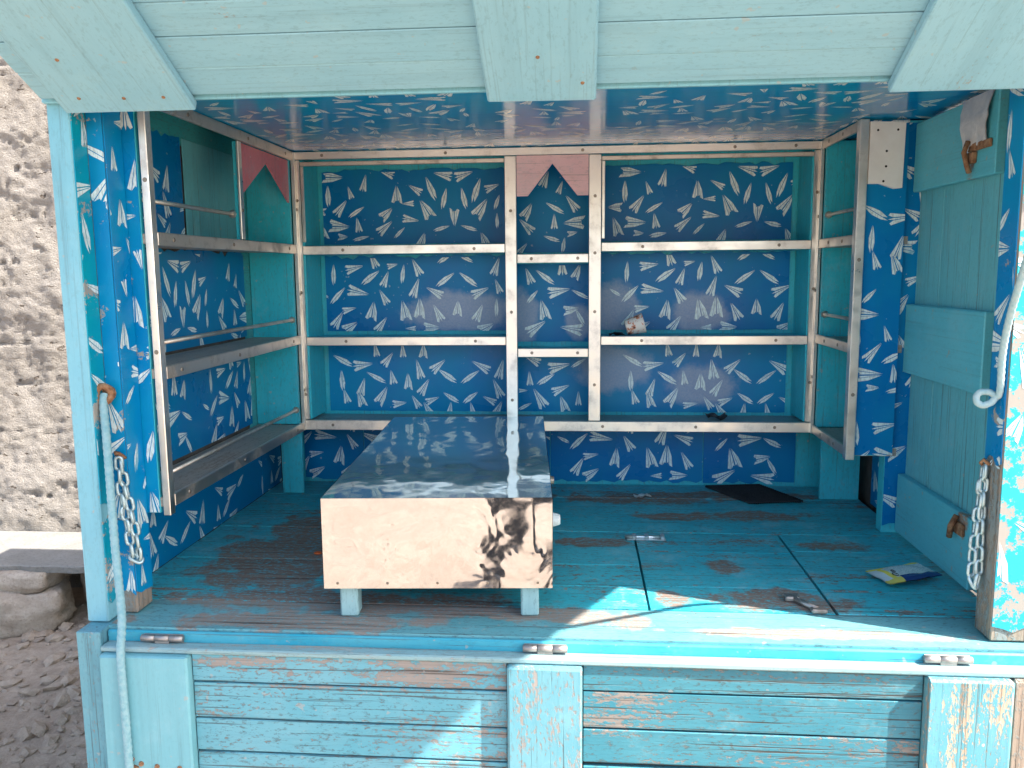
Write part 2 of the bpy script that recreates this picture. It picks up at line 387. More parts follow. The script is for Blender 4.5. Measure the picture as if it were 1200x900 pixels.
# ------------------------------------------------------------------ the printed paper planes (one repeat of the laminate's print)
TILE_W, TILE_H, KPX = 1.036, .923, .001151
RAW = """235,543,90,60,C 335,562,15,45,A 290,590,-20,35,A 222,600,0,55,B 260,635,40,50,A 308,648,60,50,B 195,645,-90,40,C 250,690,90,60,C 312,687,-10,40,A
262,722,90,30,C 198,705,-20,55,C 405,533,-70,45,A 435,600,0,50,C 400,655,45,45,C 395,695,50,50,A 440,712,45,40,B 470,625,-90,32,A 475,672,100,45,A
492,583,-60,40,A 540,582,-20,65,B 580,612,15,55,B 640,612,-15,55,B 678,590,20,65,B 525,645,-30,60,C 690,645,35,60,C 578,542,-75,50,A 640,542,75,50,A
610,665,180,50,C 570,700,75,45,B 655,700,-75,45,B 725,580,70,40,A 740,625,20,40,B 510,735,20,40,C 450,508,170,30,A 520,503,90,60,C 695,503,-90,60,C
245,500,45,40,B 320,727,80,45,B 700,735,-20,40,C 740,680,0,40,B 885,560,20,45,A 930,585,20,35,A 965,632,-40,50,A 915,645,-60,55,B 830,655,30,50,C
912,685,0,40,A 975,688,-90,60,C 828,697,-45,50,A 905,735,-75,45,B 965,720,80,30,C 940,755,10,40,B 815,765,40,40,A"""
RAW5 = """355,140,-20,50,A 295,165,80,50,A 230,185,0,55,B 345,195,55,60,B 392,200,20,45,A 415,158,80,30,A 447,185,10,50,B 490,165,-25,50,A 580,137,60,50,B
640,137,-60,50,B 578,203,55,60,B 650,203,-55,60,B 305,238,100,60,A 240,250,45,60,B 385,255,-30,45,A 485,228,20,55,A 545,240,-65,50,A 685,240,65,50,A
735,165,20,50,A 740,225,-20,40,A 275,292,80,40,A 348,300,10,55,C 238,325,30,50,A 275,348,60,50,C 375,340,40,50,A 450,300,-15,60,C 497,293,0,60,C
553,305,-30,50,A 615,293,0,45,C 680,305,25,50,A 735,290,0,50,B 468,352,-90,30,A 530,350,90,50,C 700,352,60,50,C 195,245,-60,35,B
935,165,0,50,A 885,198,-55,60,B 835,195,-20,45,A 980,185,20,45,C 845,257,40,45,B 925,240,80,60,A 990,250,-60,50,B 880,300,-15,60,C 960,297,80,45,C
855,350,60,60,A 965,355,-80,60,A 990,320,-30,50,B
250,452,-60,60,B 312,465,80,55,A 392,448,40,45,A 355,418,-10,40,A 355,505,-60,60,B 405,505,-10,40,A 245,515,0,55,B 308,535,20,50,A 255,565,-15,40,A
303,575,-20,50,C 370,565,30,60,C 440,420,0,40,A 505,425,0,40,C 490,480,-10,55,A 550,468,50,50,A 455,520,0,50,C 505,535,30,50,A 580,500,-55,60,B
650,503,55,60,B 425,587,80,40,A 478,582,-30,40,A 530,575,70,40,A 590,568,-55,50,B 650,568,55,50,B 685,470,-60,55,A 735,540,-20,55,A 710,575,-60,40,A
745,480,15,55,A 515,605,-30,45,A 735,605,30,50,A 585,605,10,40,A 655,605,-10,40,A 925,470,80,60,A 885,510,55,55,B 835,508,0,40,A 930,540,70,50,A
865,570,-30,60,A 940,590,-20,50,C 985,570,0,40,A 815,545,90,25,A 985,460,60,45,B 845,450,-60,45,A 820,595,60,40,B"""
MOT = []
for raw, dy in ((RAW, 0), (RAW5, 652)):
    for e in raw.split():
        a, b, r, l, k = e.split(',')
        MOT.append(((float(a) - 157)*KPX, (float(b) + dy - 480)*KPX, math.radians(float(r)), float(l)*KPX*.60, k))
SHAPES = {   # tip up, unit half length; each entry a convex facet of the folded sheet
 'A': [[(-.03, 1), (-.46, -.78), (-.30, -.92), (-.11, -.60)], [(.03, 1), (-.04, -.62), (.03, -.98), (.09, -.62)], [(.06, .95), (.15, -.62), (.34, -.90), (.50, -.80)]],
 'B': [[(-.02, 1), (-.24, .1), (-.20, -.55), (-.04, -1)], [(.03, .98), (.0, -.55), (.12, -.86), (.24, -.25), (.17, .35)]],
 'C': [[(-.04, 1), (-.30, .25), (-.56, -.62), (-.34, -.74)], [(-.02, .9), (-.30, -.74), (-.13, -.50), (-.04, -.55)], [(.05, 1), (.06, -.55), (.16, -.46), (.22, -.70)], [(.08, .9), (.26, -.72), (.50, -.86), (.40, .05)]],
}
def clip(poly, w, h):
    for ax, lim, sg in ((0, 0, 1), (0, w, -1), (1, 0, 1), (1, h, -1)):
        out = []
        for i, p in enumerate(poly):
            q = poly[(i + 1) % len(poly)]
            a = (p[ax] - lim)*sg; b = (q[ax] - lim)*sg
            if a >= 0: out.append(p)
            if a*b < 0:
                t = a/(a - b); out.append((p[0] + (q[0] - p[0])*t, p[1] + (q[1] - p[1])*t))
        poly = out
        if len(poly) < 3: return []
    return poly
def panel(parent, P0, u, v, wd, ht, off=(0, 0), mat='paper', motif='motif', jag=(.004, .004), flip=False, scale=1.0, name='wallpaper_panel', skip=0.0):
    """sheet of laminate at P0 spanned by unit vectors u (print right) and v (print up); off = print coordinate of its lower left corner"""
    u = Vector(u); v = Vector(v); n = u.cross(v)
    mb = MB()
    k = max(4, int(wd/.02)); th = .0025
    lo = [(wd*i/k, random.uniform(0, jag[0])) for i in range(k + 1)]
    hi = [(wd*i/k, ht - abs(random.gauss(0, 1))*jag[1]) for i in range(k + 1)]
    vs = [(x, y, 0) for x, y in lo] + [(x, y, 0) for x, y in hi] + [(x, y, -th) for x, y in lo] + [(x, y, -th) for x, y in hi]
    K = k + 1
    fs = [[i, i + 1, K + i + 1, K + i] for i in range(k)] + [[K + i, K + i + 1, 3*K + i + 1, 3*K + i] for i in range(k)] + [[2*K + i, 2*K + i + 1, i + 1, i] for i in range(k)]
    fs += [[0, K, 3*K, 2*K], [2*K - 1, K - 1, 3*K - 1, 4*K - 1]]
    mb.add(vs, fs, 0)
    tw, tht = TILE_W*scale, TILE_H*scale
    for ti in range(math.floor((off[0] - .1)/tw), math.floor((off[0] + wd + .1)/tw) + 1):
        for tj in range(math.floor((off[1] - .1)/tht), math.floor((off[1] + ht + .1)/tht) + 1):
            for (a, b, r, l, kd) in MOT:
                ca = ti*tw + a*scale - off[0]; cb = tj*tht + (TILE_H - b)*scale - off[1]
                if ca < -.06 or ca > wd + .06 or cb < -.06 or cb > ht + .06: continue
                if random.random() < skip: continue
                rr = r + random.uniform(-.06, .06); cs, sn = math.cos(rr), math.sin(rr)
                wid = random.uniform(.85, 1.12)
                for poly in SHAPES[kd]:
                    pp = [((x*wid*cs + y*sn)*l*scale + ca, (-x*wid*sn + y*cs)*l*scale + cb) for x, y in poly]
                    if flip: pp = [(wd - x, y) for x, y in pp][::-1]
                    pp = clip(pp, wd, ht - jag[1]*2)
                    if pp:
                        # facets wound the same way as the sheet
                        ar = sum(pp[i][0]*pp[(i + 1) % len(pp)][1] - pp[(i + 1) % len(pp)][0]*pp[i][1] for i in range(len(pp)))
                        if ar < 0: pp = pp[::-1]
                        mb.add([(x, y, .0005) for x, y in pp], [list(range(len(pp)))], 1)
    W = Matrix((u, v, n)).transposed().to_4x4(); W.translation = Vector((P0[0], P0[1], P0[2] + H))
    return mb.build(name, [mat, motif], parent, W)

# ------------------------------------------------------------------ ground
def axis(lo, hi, step, far):
    a = [lo + step*i for i in range(int(round((hi - lo)/step)) + 1)]
    s = step; l = []; x = hi
    while x < far: s *= 1.35; x += s; l.append(x)
    s = step; m = []; x = lo
    while x > -far: s *= 1.35; x -= s; m.append(x)
    return m[::-1] + a + l
gx = axis(-4.2, 2.6, .045, 420); gy = axis(-5.4, 2.4, .06, 420)
def gz(x, y):
    d = max(abs(x) - 5, abs(y) - 6, 0)
    return (mnoise.noise((x*1.1, y*1.1, 3))*.03 + mnoise.noise((x*5, y*5, 7))*.014 + mnoise.noise((x*14, y*14, 1))*.006)/(1 + d*.1) - .012
gv = [(x, y, gz(x, y)) for y in gy for x in gx]; nx = len(gx)
gf = [(j*nx + i, j*nx + i + 1, (j + 1)*nx + i + 1, (j + 1)*nx + i) for j in range(len(gy) - 1) for i in range(nx - 1)]
me = bpy.data.meshes.new('ground'); me.from_pydata(gv, [], gf); me.polygons.foreach_set('use_smooth', [True]*len(gf)); me.materials.append(MAT['ground'])
tag(link('ground', me, Matrix.Identity(4)), 'dry sandy earth around the kiosk', kind='structure')
# loose gravel
mb = MB(); bmi = bmesh.new(); bmesh.ops.create_icosphere(bmi, subdivisions=1, radius=1)
iv = [tuple(x.co) for x in bmi.verts]; if_ = [[q.index for q in f.verts] for f in bmi.faces]; bmi.free()
for k in range(1100):
    x = random.uniform(-3.2, -1.15) if k < 800 else random.uniform(-2.5, 2.2); y = random.uniform(-.4, 2.2) if k < 800 else random.uniform(-4.5, -.3)
    r = random.choice((.004, .006, .006, .009, .013, .02 if k < 800 else .012))
    if k < 800 and x > -1.2: continue
    jj = [random.uniform(.6, 1.25) for _ in iv]
    mat = Matrix.Translation((x, y, gz(x, y) + r*.25 - H)) @ Matrix.Rotation(random.uniform(0, 6.3), 4, 'Z') @ Matrix.Diagonal((r*1.3, r, r*.7, 1))
    mb.add([tuple(c*j for c in p) for p, j in zip(iv, jj)], if_, 0, False, mat)
for k in range(900):
    x = random.uniform(-2.75, -1.13); y = random.uniform(.0, 1.75); r = random.choice((.008, .012, .012, .018, .026, .036))
    jj = [random.uniform(.55, 1.3) for _ in iv]
    mat = Matrix.Translation((x, y, gz(x, y) + r*.15 - H)) @ Matrix.Rotation(random.uniform(0, 6.3), 4, 'Z') @ Matrix.Diagonal((r*1.3, r, r*.6, 1))
    mb.add([tuple(c*j for c in p) for p, j in zip(iv, jj)], if_, 0, False, mat)
tag(mb.build('gravel', 'ground'), 'small loose stones strewn on the sandy earth', 'gravel', kind='stuff')

# ------------------------------------------------------------------ plaster wall, slab and stones at the left
xs = [-6 + .15*i for i in range(16)] + [-3.6 + .014*i for i in range(157)] + [-1.4 + .2*i for i in range(20)]
zs = [-.80 + .03*i for i in range(12)] + [-.44 + .014*i for i in range(160)] + [1.82 + .15*i for i in range(5)]
def wy(x, z):
    r = mnoise.noise((x*2, 5, z*2))*.035 + mnoise.noise((x*9, 2, z*11))*.012 + mnoise.noise((x*28, 8, z*40))*.008 + mnoise.noise((x*60, 1, z*75))*.004
    p = mnoise.noise((x*11 + 2*mnoise.noise((x*17, 3, z*17)), 31, z*26))
    return 2.08 - r + max(0, p - .42)*.07
V = [(x, wy(x, z), z) for z in zs for x in xs]; n_ = len(xs)
Fc = [[j*n_ + i, j*n_ + i + 1, (j + 1)*n_ + i + 1, (j + 1)*n_ + i] for j in range(len(zs) - 1) for i in range(n_ - 1)]
mb = MB(); mb.add(V, Fc, 0, True)
x0, x1, z0, z1 = xs[0], xs[-1], zs[0], zs[-1]
mb.add([(x0, 2.12, z0), (x1, 2.12, z0), (x1, 2.12, z1 + .01), (x0, 2.12, z1 + .01), (x0, 2.35, z0), (x1, 2.35, z0), (x1, 2.35, z1 + .01), (x0, 2.35, z1 + .01)],
       [[4, 7, 6, 5], [3, 2, 6, 7], [0, 3, 7, 4], [1, 5, 6, 2]], 0)
mb.add([(x0, 2.03, z1), (x1, 2.03, z1), (x1, 2.14, z1 + .02), (x0, 2.14, z1 + .02)], [[0, 1, 2, 3]], 0)
tag(mb.build('plaster_wall', 'plaster'), 'rough pitted cream plaster wall behind the kiosk', 'wall')
def rough(name, mat, c, size, label, cat, amp=.12, rotz=0, sub=4, boxy=.55, group=None, seed=0):
    bm = bmesh.new(); bmesh.ops.create_cube(bm, size=2); bmesh.ops.subdivide_edges(bm, edges=bm.edges[:], cuts=9, use_grid_fill=True)
    for q in bm.verts:
        p = q.co.copy(); s = p.normalized()*1.25; p = p.lerp(s, 1 - boxy)
        d = 1 + amp*mnoise.noise(p*1.3 + Vector((seed, 2, 1))) + amp*.5*mnoise.noise(p*3.7 + Vector((seed, 7, 3))) + amp*.25*mnoise.noise(p*9 + Vector((1, seed, 5)))
        q.co = Vector((p.x*size[0]*d, p.y*size[1]*d, p.z*size[2]*d))
    me = bpy.data.meshes.new(name); bm.to_mesh(me); bm.free(); me.polygons.foreach_set('use_smooth', [True]*len(me.polygons)); me.materials.append(MAT[mat])
    return tag(link(name, me, Matrix.Translation((c[0], c[1], c[2] + H)) @ Matrix.Rotation(rotz, 4, 'Z')), label, cat, group)
sl = MB()
k = 60; prof = [random.uniform(-.006, .006) for _ in range(k + 1)]
sx0, sx1 = -4.2, -1.22
vs = []
for i in range(k + 1):
    x = sx0 + (sx1 - sx0)*i/k
    vs += [(x, 1.62 + prof[i], -.512), (x, 1.615 + prof[i], -.484), (x, 1.625 + prof[i], -.479), (x, 2.06, -.474), (x, 2.06, -.512)]
sl.add(vs, [[i*5 + a, (i + 1)*5 + a, (i + 1)*5 + (a + 1) % 5, i*5 + (a + 1) % 5] for i in range(k) for a in range(5)] + [[4, 3, 2, 1, 0][::-1][::-1], [k*5 + a for a in range(5)]])
tag(sl.build('stone_slab', 'slab'), 'thin pale cement slab laid as a ledge along the plaster wall', 'slab')
rough('stone', 'rock', (-2.46, 1.66, -.68), (.20, .15, .095), 'large pale brown stone at the bottom under the slab end', 'stone', .14, .35, boxy=.6, group='stones under the slab', seed=3)
rough('stone', 'rock', (-2.50, 1.69, -.55), (.21, .13, .045), 'flat stone wedged between the slab and the large stone', 'stone', .10, .1, boxy=.75, group='stones under the slab', seed=8)
rough('stone', 'rock', (-2.06, 1.92, -.64), (.22, .07, .16), 'dark stone in the shade under the slab beside the kiosk', 'stone', .16, 0, boxy=.6, group='stones under the slab', seed=5)
rough('stone', 'rock', (-1.62, 1.92, -.64), (.22, .08, .15), 'stone under the slab hidden mostly behind the kiosk corner', 'stone', .16, 0, boxy=.6, group='stones under the slab', seed=9)
rough('stone', 'rock', (-3.05, 1.74, -.65), (.24, .12, .13), 'block of stone under the slab at the far left', 'stone', .14, .2, boxy=.65, group='stones under the slab', seed=12)

# ================================================================== THE KIOSK
KI = thing('market_kiosk', (0, .6, -H), 'turquoise wooden street kiosk lined with blue paper plane print, its shutters open', 'kiosk')
XL, XR, YB, YW = -.94, .765, 1.10, 1.27
XWL, XWR = -1.09, .93
ZC = 1.157
GREY = 'inside_wood'

# ---- floor: boards on a base, with a trapdoor
fl = MB()
fl.box(-1.07, 1.04, .002, 1.30, -.12, -.030, .004)
floor = fl.build('floor', GREY, KI)
seams = [0, .155, .29, .44, .575, .72, .90, 1.09, 1.268]
TX0, TX1 = .165, .575
for a, b in zip(seams, seams[1:]):
    y0, y1 = a + .0018, b - .0018
    segs = [(-1.088, XWR + .0)] if a < .15 or a >= .715 else [(-1.088, TX0 - .004), (TX1 + .005, XWR)]
    for s0, s1 in segs:
        if a < .15: s0, s1 = -1.07, 1.03
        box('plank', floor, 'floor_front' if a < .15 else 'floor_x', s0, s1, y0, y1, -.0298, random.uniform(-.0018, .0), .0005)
tdm = MB().box(TX0, TX1, .158, .717, -.0298, -.016, .002)
td = tdm.build('trapdoor', 'floor_x', floor)
for a, b in ((.158, .30), (.302, .555), (.557, .715)):
    mb = MB().box(TX0 + .002, TX1 - .002, a, b - .003, -.0155, -.001, .0005, jit=.5)
    mb.build('plank', 'floor_x', floor)
# latches on the floor
mb = MB().box(.14, .25, .640, .668, .0002, .003, .001); mb.tube([(.135, .654, .007), (.247, .654, .007)], .0055, 8)
for x in (.155, .19, .235): mb.box(x, x + .012, .641, .667, .003, .013, .002)
mb.build('bolt_latch', 'latch', floor)
mb = MB(); mb.tube([(.49, .235, .006), (.535, .165, .006)], .007, 8); mb.box(.478, .512, .215, .245, .0002, .012, .003); mb.box(.520, .555, .150, .172, .0002, .010, .003)
mb.build('latch', 'hinge', floor)

# ---- side, back walls and ceiling
wl = MB().box(-1.108, -1.093, .10, 1.285, -.02, 1.2235, .003).build('left_wall', GREY, KI)
for i in range(9): box('plank', wl, 'post', -1.116, -1.1085, .10 + i*.132, .10 + i*.132 + .129, -.70, 1.2235)
bw = MB().box(-1.09, 1.05, 1.2745, 1.285, -.02, 1.2235, .003).build('back_wall', 'teal_z', KI)
for i in range(14): box('plank', bw, 'post', -1.09 + i*.153, -1.09 + i*.153 + .150, 1.2855, 1.294, -.70, 1.2235)
wr = MB().box(.955, .98, .74, 1.274, -.02, 1.2235, .003).box(.955, .98, .06, .282, -.02, 1.2235, .003).box(.955, .98, .282, .74, 1.1555, 1.2235, .003).build('right_wall', GREY, KI)
for a, b in ((.05, .16), (.163, .28), (.745, .92), (.923, 1.10), (1.103, 1.30)): box('plank', wr, 'post', .9805, .994, a, b, -.70, 1.2235)
rf = MB().box(-1.118, 1.09, -.065, 1.300, 1.224, 1.240, .004).build('roof', 'roof', KI)
ce = MB().box(XL - .02, .99, .01, 1.274, ZC + .006, ZC + .02, .002).build('ceiling', GREY, KI)
# main ceiling sheet, print seen from below
panel(ce, (XL - .015, 1.115, ZC), (1, 0, 0), (0, -1, 0), 1.925, 1.10, (0, .1), 'ceil', 'motif_ceil', (.0, .0))
ch = MB().box(XWL, XL - .025, .14, 1.27, 1.210, 1.2225, .002).build('loft_board', 'teal_y', KI)
# header over the opening
hd = box('header', KI, 'post', -1.077, 1.08, .001, .0135, 1.104, 1.2235)

# left wall lining
panel(wl, (XWL, .14, .0), (0, 1, 0), (0, 0, 1), .94, .235, (.2, .1), 'paper', 'motif', (.0, .0))
panel(wl, (XWL, 1.083, .0), (0, 1, 0), (0, 0, 1), .18, .235, (.7, .1), 'paper', 'motif', (.0, .01))
panel(wl, (XWL, .15, .26), (0, 1, 0), (0, 0, 1), .87, .27, (.55, .33), jag=(0, .003))
panel(wl, (XWL, .15, .555), (0, 1, 0), (0, 0, 1), .86, .278, (.1, .62), jag=(0, .008))
panel(wl, (XWL, .15, .86), (0, 1, 0), (0, 0, 1), .465, .275, (.3, .02), jag=(0, .010))
box('lining_board', wl, 'teal_y', XWL - .0026, XWL - .0005, .14, 1.27, 1.11, 1.2095, .001)
box('lining_board', wl, 'teal_y', XWL - .0026, XWL - .0006, 1.0, 1.268, .236, 1.108, .001)
box('lining_board', wl, 'door_z', XWL + .0005, XWL + .004, .622, 1.02, .862, 1.130, .001)

# back wall print, cell by cell; off in print coordinates
REFX, REFZ = -.4266 - ((613 - 157)*KPX), .7254 + ((861 - 480)*KPX)    # print origin on the wall
def backpanel(x0, x1, z0, z1, mat='paper', jag=(.002, .006), **k):
    panel(bw, (x0, YW, z0), (1, 0, 0), (0, 0, 1), x1 - x0, z1 - z0, (x0 - REFX, TILE_H - (REFZ - z0)), mat, 'motif', jag, **k)
CX0, CX1 = -.238, .075                     # centre posts, outer faces
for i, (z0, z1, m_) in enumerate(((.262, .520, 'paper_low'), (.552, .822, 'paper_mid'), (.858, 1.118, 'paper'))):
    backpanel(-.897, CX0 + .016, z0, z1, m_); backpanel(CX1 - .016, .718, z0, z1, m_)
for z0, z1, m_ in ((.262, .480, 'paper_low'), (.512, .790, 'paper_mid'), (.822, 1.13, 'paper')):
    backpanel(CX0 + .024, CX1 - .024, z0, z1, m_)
for a, b, o in ((-1.0, -.78, .1), (-.777, -.10, .45), (-.097, .44, .0), (.443, .76, .77)):
    panel(bw, (a, YW, .006), (1, 0, 0), (0, 0, 1), b - a, .212, (o, .31), 'paper', 'motif', (.012, 0), scale=1.05)

# ---- shelving: helper for steel angle trims with screw heads
def trim(parent, mat, x0, x1, y0, y1, z0, z1, face, screws=(), name='trim', ch=.0015):
    mb = MB().box(x0, x1, y0, y1, z0, z1, ch)
    c = Vector(((x0 + x1)/2, (y0 + y1)/2, (z0 + z1)/2)); nrm = Vector(face)
    half = Vector(((x1 - x0)/2, (y1 - y0)/2, (z1 - z0)/2))
    long = max(range(3), key=lambda i: half[i])
    for s in screws:
        p = c.copy(); p[long] += (s*2 - 1)*half[long]
        for i in range(3):
            if nrm[i]: p[i] = c[i] + nrm[i]*(half[i] - .0002)
        mb.disc(p, nrm, .0055, .002, 1)
    return mb.build(name, [mat, 'screw'], parent)

# ---- back shelving
bs = MB()
bs.box(XL + .004, XL + .028, YB + .004, YW - .003, .262, 1.13, .001)
bshelf = bs.build('back_shelving', 'teal_z', KI)
box('side_board', bshelf, 'teal_z', XR - .028, XR - .006, YB + .004, YW - .003, .262, 1.13, .001)
SX = (-.908, CX0 + .012, CX0 + .022, CX1 - .022, CX1 - .012, .735)
for x0, x1, zt in ((SX[0], SX[1], .842), (SX[0], SX[1], .540), (SX[2], SX[3], .806), (SX[2], SX[3], .496), (SX[4], SX[5], .842), (SX[4], SX[5], .540)):
    box('shelf', bshelf, 'teal_x', x0, x1, YB + .003, YW - .002, zt - .022, zt, .001)
box('shelf', bshelf, 'dusty_x', XL + .001, XR - .001, YB + .003, YW - .002, .228, .252, .001)
box('divider', bshelf, 'teal_z', CX0 + .013, CX0 + .021, YB + .003, YW - .003, .253, 1.13, .001)
box('divider', bshelf, 'teal_z', CX1 - .021, CX1 - .013, YB + .003, YW - .003, .253, 1.13, .001)
ST = 'steel'
# posts: corner pair, centre pair
trim(bshelf, ST, XL + .001, XL + .022, YB - .006, YB + .003, .262, 1.128, (0, -1, 0), (.1, .5, .85), 'post')
trim(bshelf, ST, XR - .024, XR - .001, YB - .006, YB + .003, .262, 1.128, (0, -1, 0), (.15, .5, .85), 'post')
trim(bshelf, ST, CX0, CX0 + .038, YB - .007, YB + .003, .262, 1.128, (0, -1, 0), (.08, .42, .8), 'post')
trim(bshelf, ST, CX1 - .040, CX1, YB - .007, YB + .003, .262, 1.128, (0, -1, 0), (.14, .42, .64, .85), 'post')
trim(bshelf, ST, XL - .002, XR + .002, YB - .008, YB + .003, 1.130, ZC - .002, (0, -1, 0), (.06, .30, .56, .84, .95), 'rail')
trim(bshelf, ST, XL + .001, XR - .001, YB - .008, YB + .003, .226, .260, (0, -1, 0), (.06, .2, .6, .78, .93), 'rail')
for x0, x1, zs_ in ((XL + .023, CX0 - .001, (.835, .530, 1.116)), (CX0 + .039, CX1 - .041, (.800, .490)), (CX1 + .001, XR - .025, (.835, .530, 1.116))):
    for zc in zs_:
        hh = .0145 if zc < 1 else .007
        trim(bshelf, ST if zc < 1 else 'steel_old', x0, x1, YB - .005, YB + .0028, zc - hh, zc + hh, (0, -1, 0), (.2, .85) if zc < 1 else (), 'rail')
for x0, x1 in ((XL + .023, CX0 - .001), (CX1 + .001, XR - .025)):   # thin inner edging
    trim(bshelf, 'steel', x0 + .0005, x0 + .011, YB - .003, YB + .0026, .862, 1.108, (0, -1, 0), (), 'edging')
def pinkboard(parent, frame, w_, h_, apex, foot, mat, th=.006):
    """board with a gabled notch: local x across, z up"""
    p = [(0, 0), (w_, 0), (w_, -h_), (w_ - foot, -h_), (w_/2, -apex), (foot, -h_), (0, -h_)]
    vs = [(x, 0, z) for x, z in p] + [(x, th, z) for x, z in p]; n = len(p)
    fs = [[0, 6, 5, 4], [0, 4, 1], [1, 4, 3, 2], [n + 4, n + 5, n + 6, n], [n + 1, n + 4, n], [n + 2, n + 3, n + 4, n + 1]] + [[i, (i + 1) % n, (i + 1) % n + n, i + n] for i in range(n)]
    mb = MB().add(vs, fs, 0)
    return mb.build('ornament_board', mat, parent, frame)
Wp = Matrix.Translation((CX0 + .039, YB - .002, 1.129 + H))
pinkboard(bshelf, Wp, CX1 - .041 - CX0 - .039, .128, .026, .036, 'pink')

# ---- left shelving
ls = MB().box(XWL + .001, XL - .003, 1.06, 1.075, .252, 1.22, .001)
lsh = ls.build('left_shelving', 'teal_z', KI)
for zt in (.850, .548, .250):
    box('shelf', lsh, 'dusty', XWL + .003, XL - .003, .141, 1.059, zt - .022, zt, .001)
    trim(lsh, 'steel_old', XL - .0025, XL + .006, .162, 1.078, zt - .026, zt + .004, (1, 0, 0), (.08, .45, .93), 'rail')
trim(lsh, 'steel_old', XL - .0025, XL + .006, .162, 1.078, 1.126, ZC - .002, (1, 0, 0), (.2, .6, .93), 'rail')
trim(lsh, ST, XL - .011, XL + .006, .136, .161, .208, ZC - .002, (0, -1, 0), (.4, .8), 'post')
trim(lsh, ST, XL - .002, XL + .010, 1.079, 1.093, .226, ZC - .003, (1, 0, 0), (.15, .5, .8), 'post')
box('divider', lsh, 'teal_z', XL - .016, XL - .004, .648, .660, .852, 1.124, .001)
trim(lsh, ST, XL - .003, XL + .004, .640, .664, .855, 1.125, (1, 0, 0), (.3,), 'post')
for z_, x_, yy in ((.925, XL - .02, .637), (.605, XL - .012, 1.06), (.300, XL - .012, 1.06)):
    mb = MB(); mb.tube([(x_, .15, z_), (x_, yy, z_)], .0055, 8); mb.disc((x_, yy - .001, z_), (0, -1, 0), .012, .004); mb.build('guard_rod', 'steel_old', lsh)
Wp = Matrix.Translation((XL - .004, .667, 1.124 + H)) @ Matrix.Rotation(math.pi/2, 4, 'Z')
pinkboard(lsh, Wp, .41, .135, .03, .02, 'pink_deep')
box('apron_board', lsh, 'teal_z', -1.02, XL - .006, 1.085, 1.097, .004, .226, .001)

# ---- left cheek: end panel of the left shelving, facing the street
chk = MB().box(-1.066, XL - .019, .138, .150, .214, ZC + .05, .001).build('left_cheek', 'teal_z', KI)
panel(chk, (-1.064, .1355, .216), (1, 0, 0), (0, 0, 1), .104, ZC - .216, (.28, .42), 'paper_front', 'motif_front', (0, 0), scale=1.12)
# ---- left front post
lp = MB().box(-1.077, -1.028, .014, .064, .001, 1.2235, .003).build('left_front_post', 'post', KI)
panel(lp, (-1.0255, .016, .26), (0, 1, 0), (0, 0, 1), .048, .88, (.62, .3), 'paper_dull', 'motif_front', (.02, .01), scale=1.15)
panel(lp, (-1.0255, .016, .03), (0, 1, 0), (0, 0, 1), .048, .21, (.62, .08), 'paper_dull', 'motif_front', (.02, .012), scale=1.15, skip=.2)
lq = MB().box(-1.090, -.990, .067, .134, .001, 1.175, .003).build('left_inner_post', 'bare', KI)
panel(lq, (-1.0245, .0645, .22), (1, 0, 0), (0, 0, 1), .034, ZC - .22, (.24, .40), 'paper_front', 'motif_front', (.0, 0), scale=1.12)
panel(lq, (-1.0245, .0645, .035), (1, 0, 0), (0, 0, 1), .034, .183, (.3, .2), 'paper_front', 'motif_front', (.03, 0), name='wallpaper_strip')
panel(lq, (-.9875, .0675, .04), (0, 1, 0), (0, 0, 1), .066, ZC - .045, (.3, .2), 'paper_front', 'motif_front', (.02, 0), name='wallpaper_strip')

# ---- right shelving
rs = MB().box(XR + .003, XWR - .002, 1.06, 1.075, .252, 1.15, .001).box(.905, XWR - .002, .76, 1.059, .252, 1.15, .001)
rsh = rs.build('right_shelving', 'teal_z', KI)
for zt in (.845, .545, .250):
    box('shelf', rsh, 'dusty', XR + .003, .904, .741, 1.059, zt - .022, zt, .001)
    trim(rsh, 'steel_old' if zt > .3 else 'steel_old', XR - .006, XR + .0025, .742, 1.078, zt - .022, zt + .006, (-1, 0, 0), (.3, .7), 'rail')
trim(rsh, 'steel_old', XR - .006, XR + .0025, .742, 1.078, 1.128, ZC - .002, (-1, 0, 0), (.4, .8), 'rail')
trim(rsh, ST, XR - .010, XR + .014, .712, .741, .222, ZC - .002, (0, -1, 0), (.2, .6), 'post')
trim(rsh, ST, XR - .008, XR + .002, 1.079, 1.093, .226, ZC - .003, (-1, 0, 0), (.2, .5, .75), 'post')
for z_ in (.925, .615):
    mb = MB(); mb.tube([(XR + .015, .742, z_), (XR + .015, 1.06, z_)], .0055, 8); mb.disc((XR + .015, 1.058, z_), (0, -1, 0), .012, .004); mb.build('guard_rod', 'steel_old', rsh)
box('apron_board', rsh, 'teal_z', XR + .03, .92, 1.085, 1.097, .004, .226, .001)
rc = MB().box(XR + .016, .872, .728, .742, .232, ZC - .003, .001).build('right_cheek', 'teal_z', KI)
panel(rc, (XR + .016, .7255, .232), (1, 0, 0), (0, 0, 1), .106, ZC - .236, (.08, .45), 'paper', 'motif_front', (.004, 0))
swb = MB()
p = [(0, 0), (.0, .163), (.092, .160), (.090, -.012), (.070, -.014), (.03, .0)]
vs = [(XR + .016 + x, .712, .985 + z) for x, z in p] + [(XR + .016 + x, .7245, .985 + z) for x, z in p]; n = len(p)
swb.add(vs, [list(range(n)), list(range(n, 2*n))[::-1]] + [[(i + 1) % n, i, i + n, (i + 1) % n + n] for i in range(n)])
for x, z in ((.02, .14), (.072, .14), (.045, .085), (.045, .045), (.04, .006)): swb.disc((XR + .016 + x, .7122, .985 + z), (0, -1, 0), .0036, .0006, 1)
swb.build('switch_board', ['white_board', 'hole'], KI)
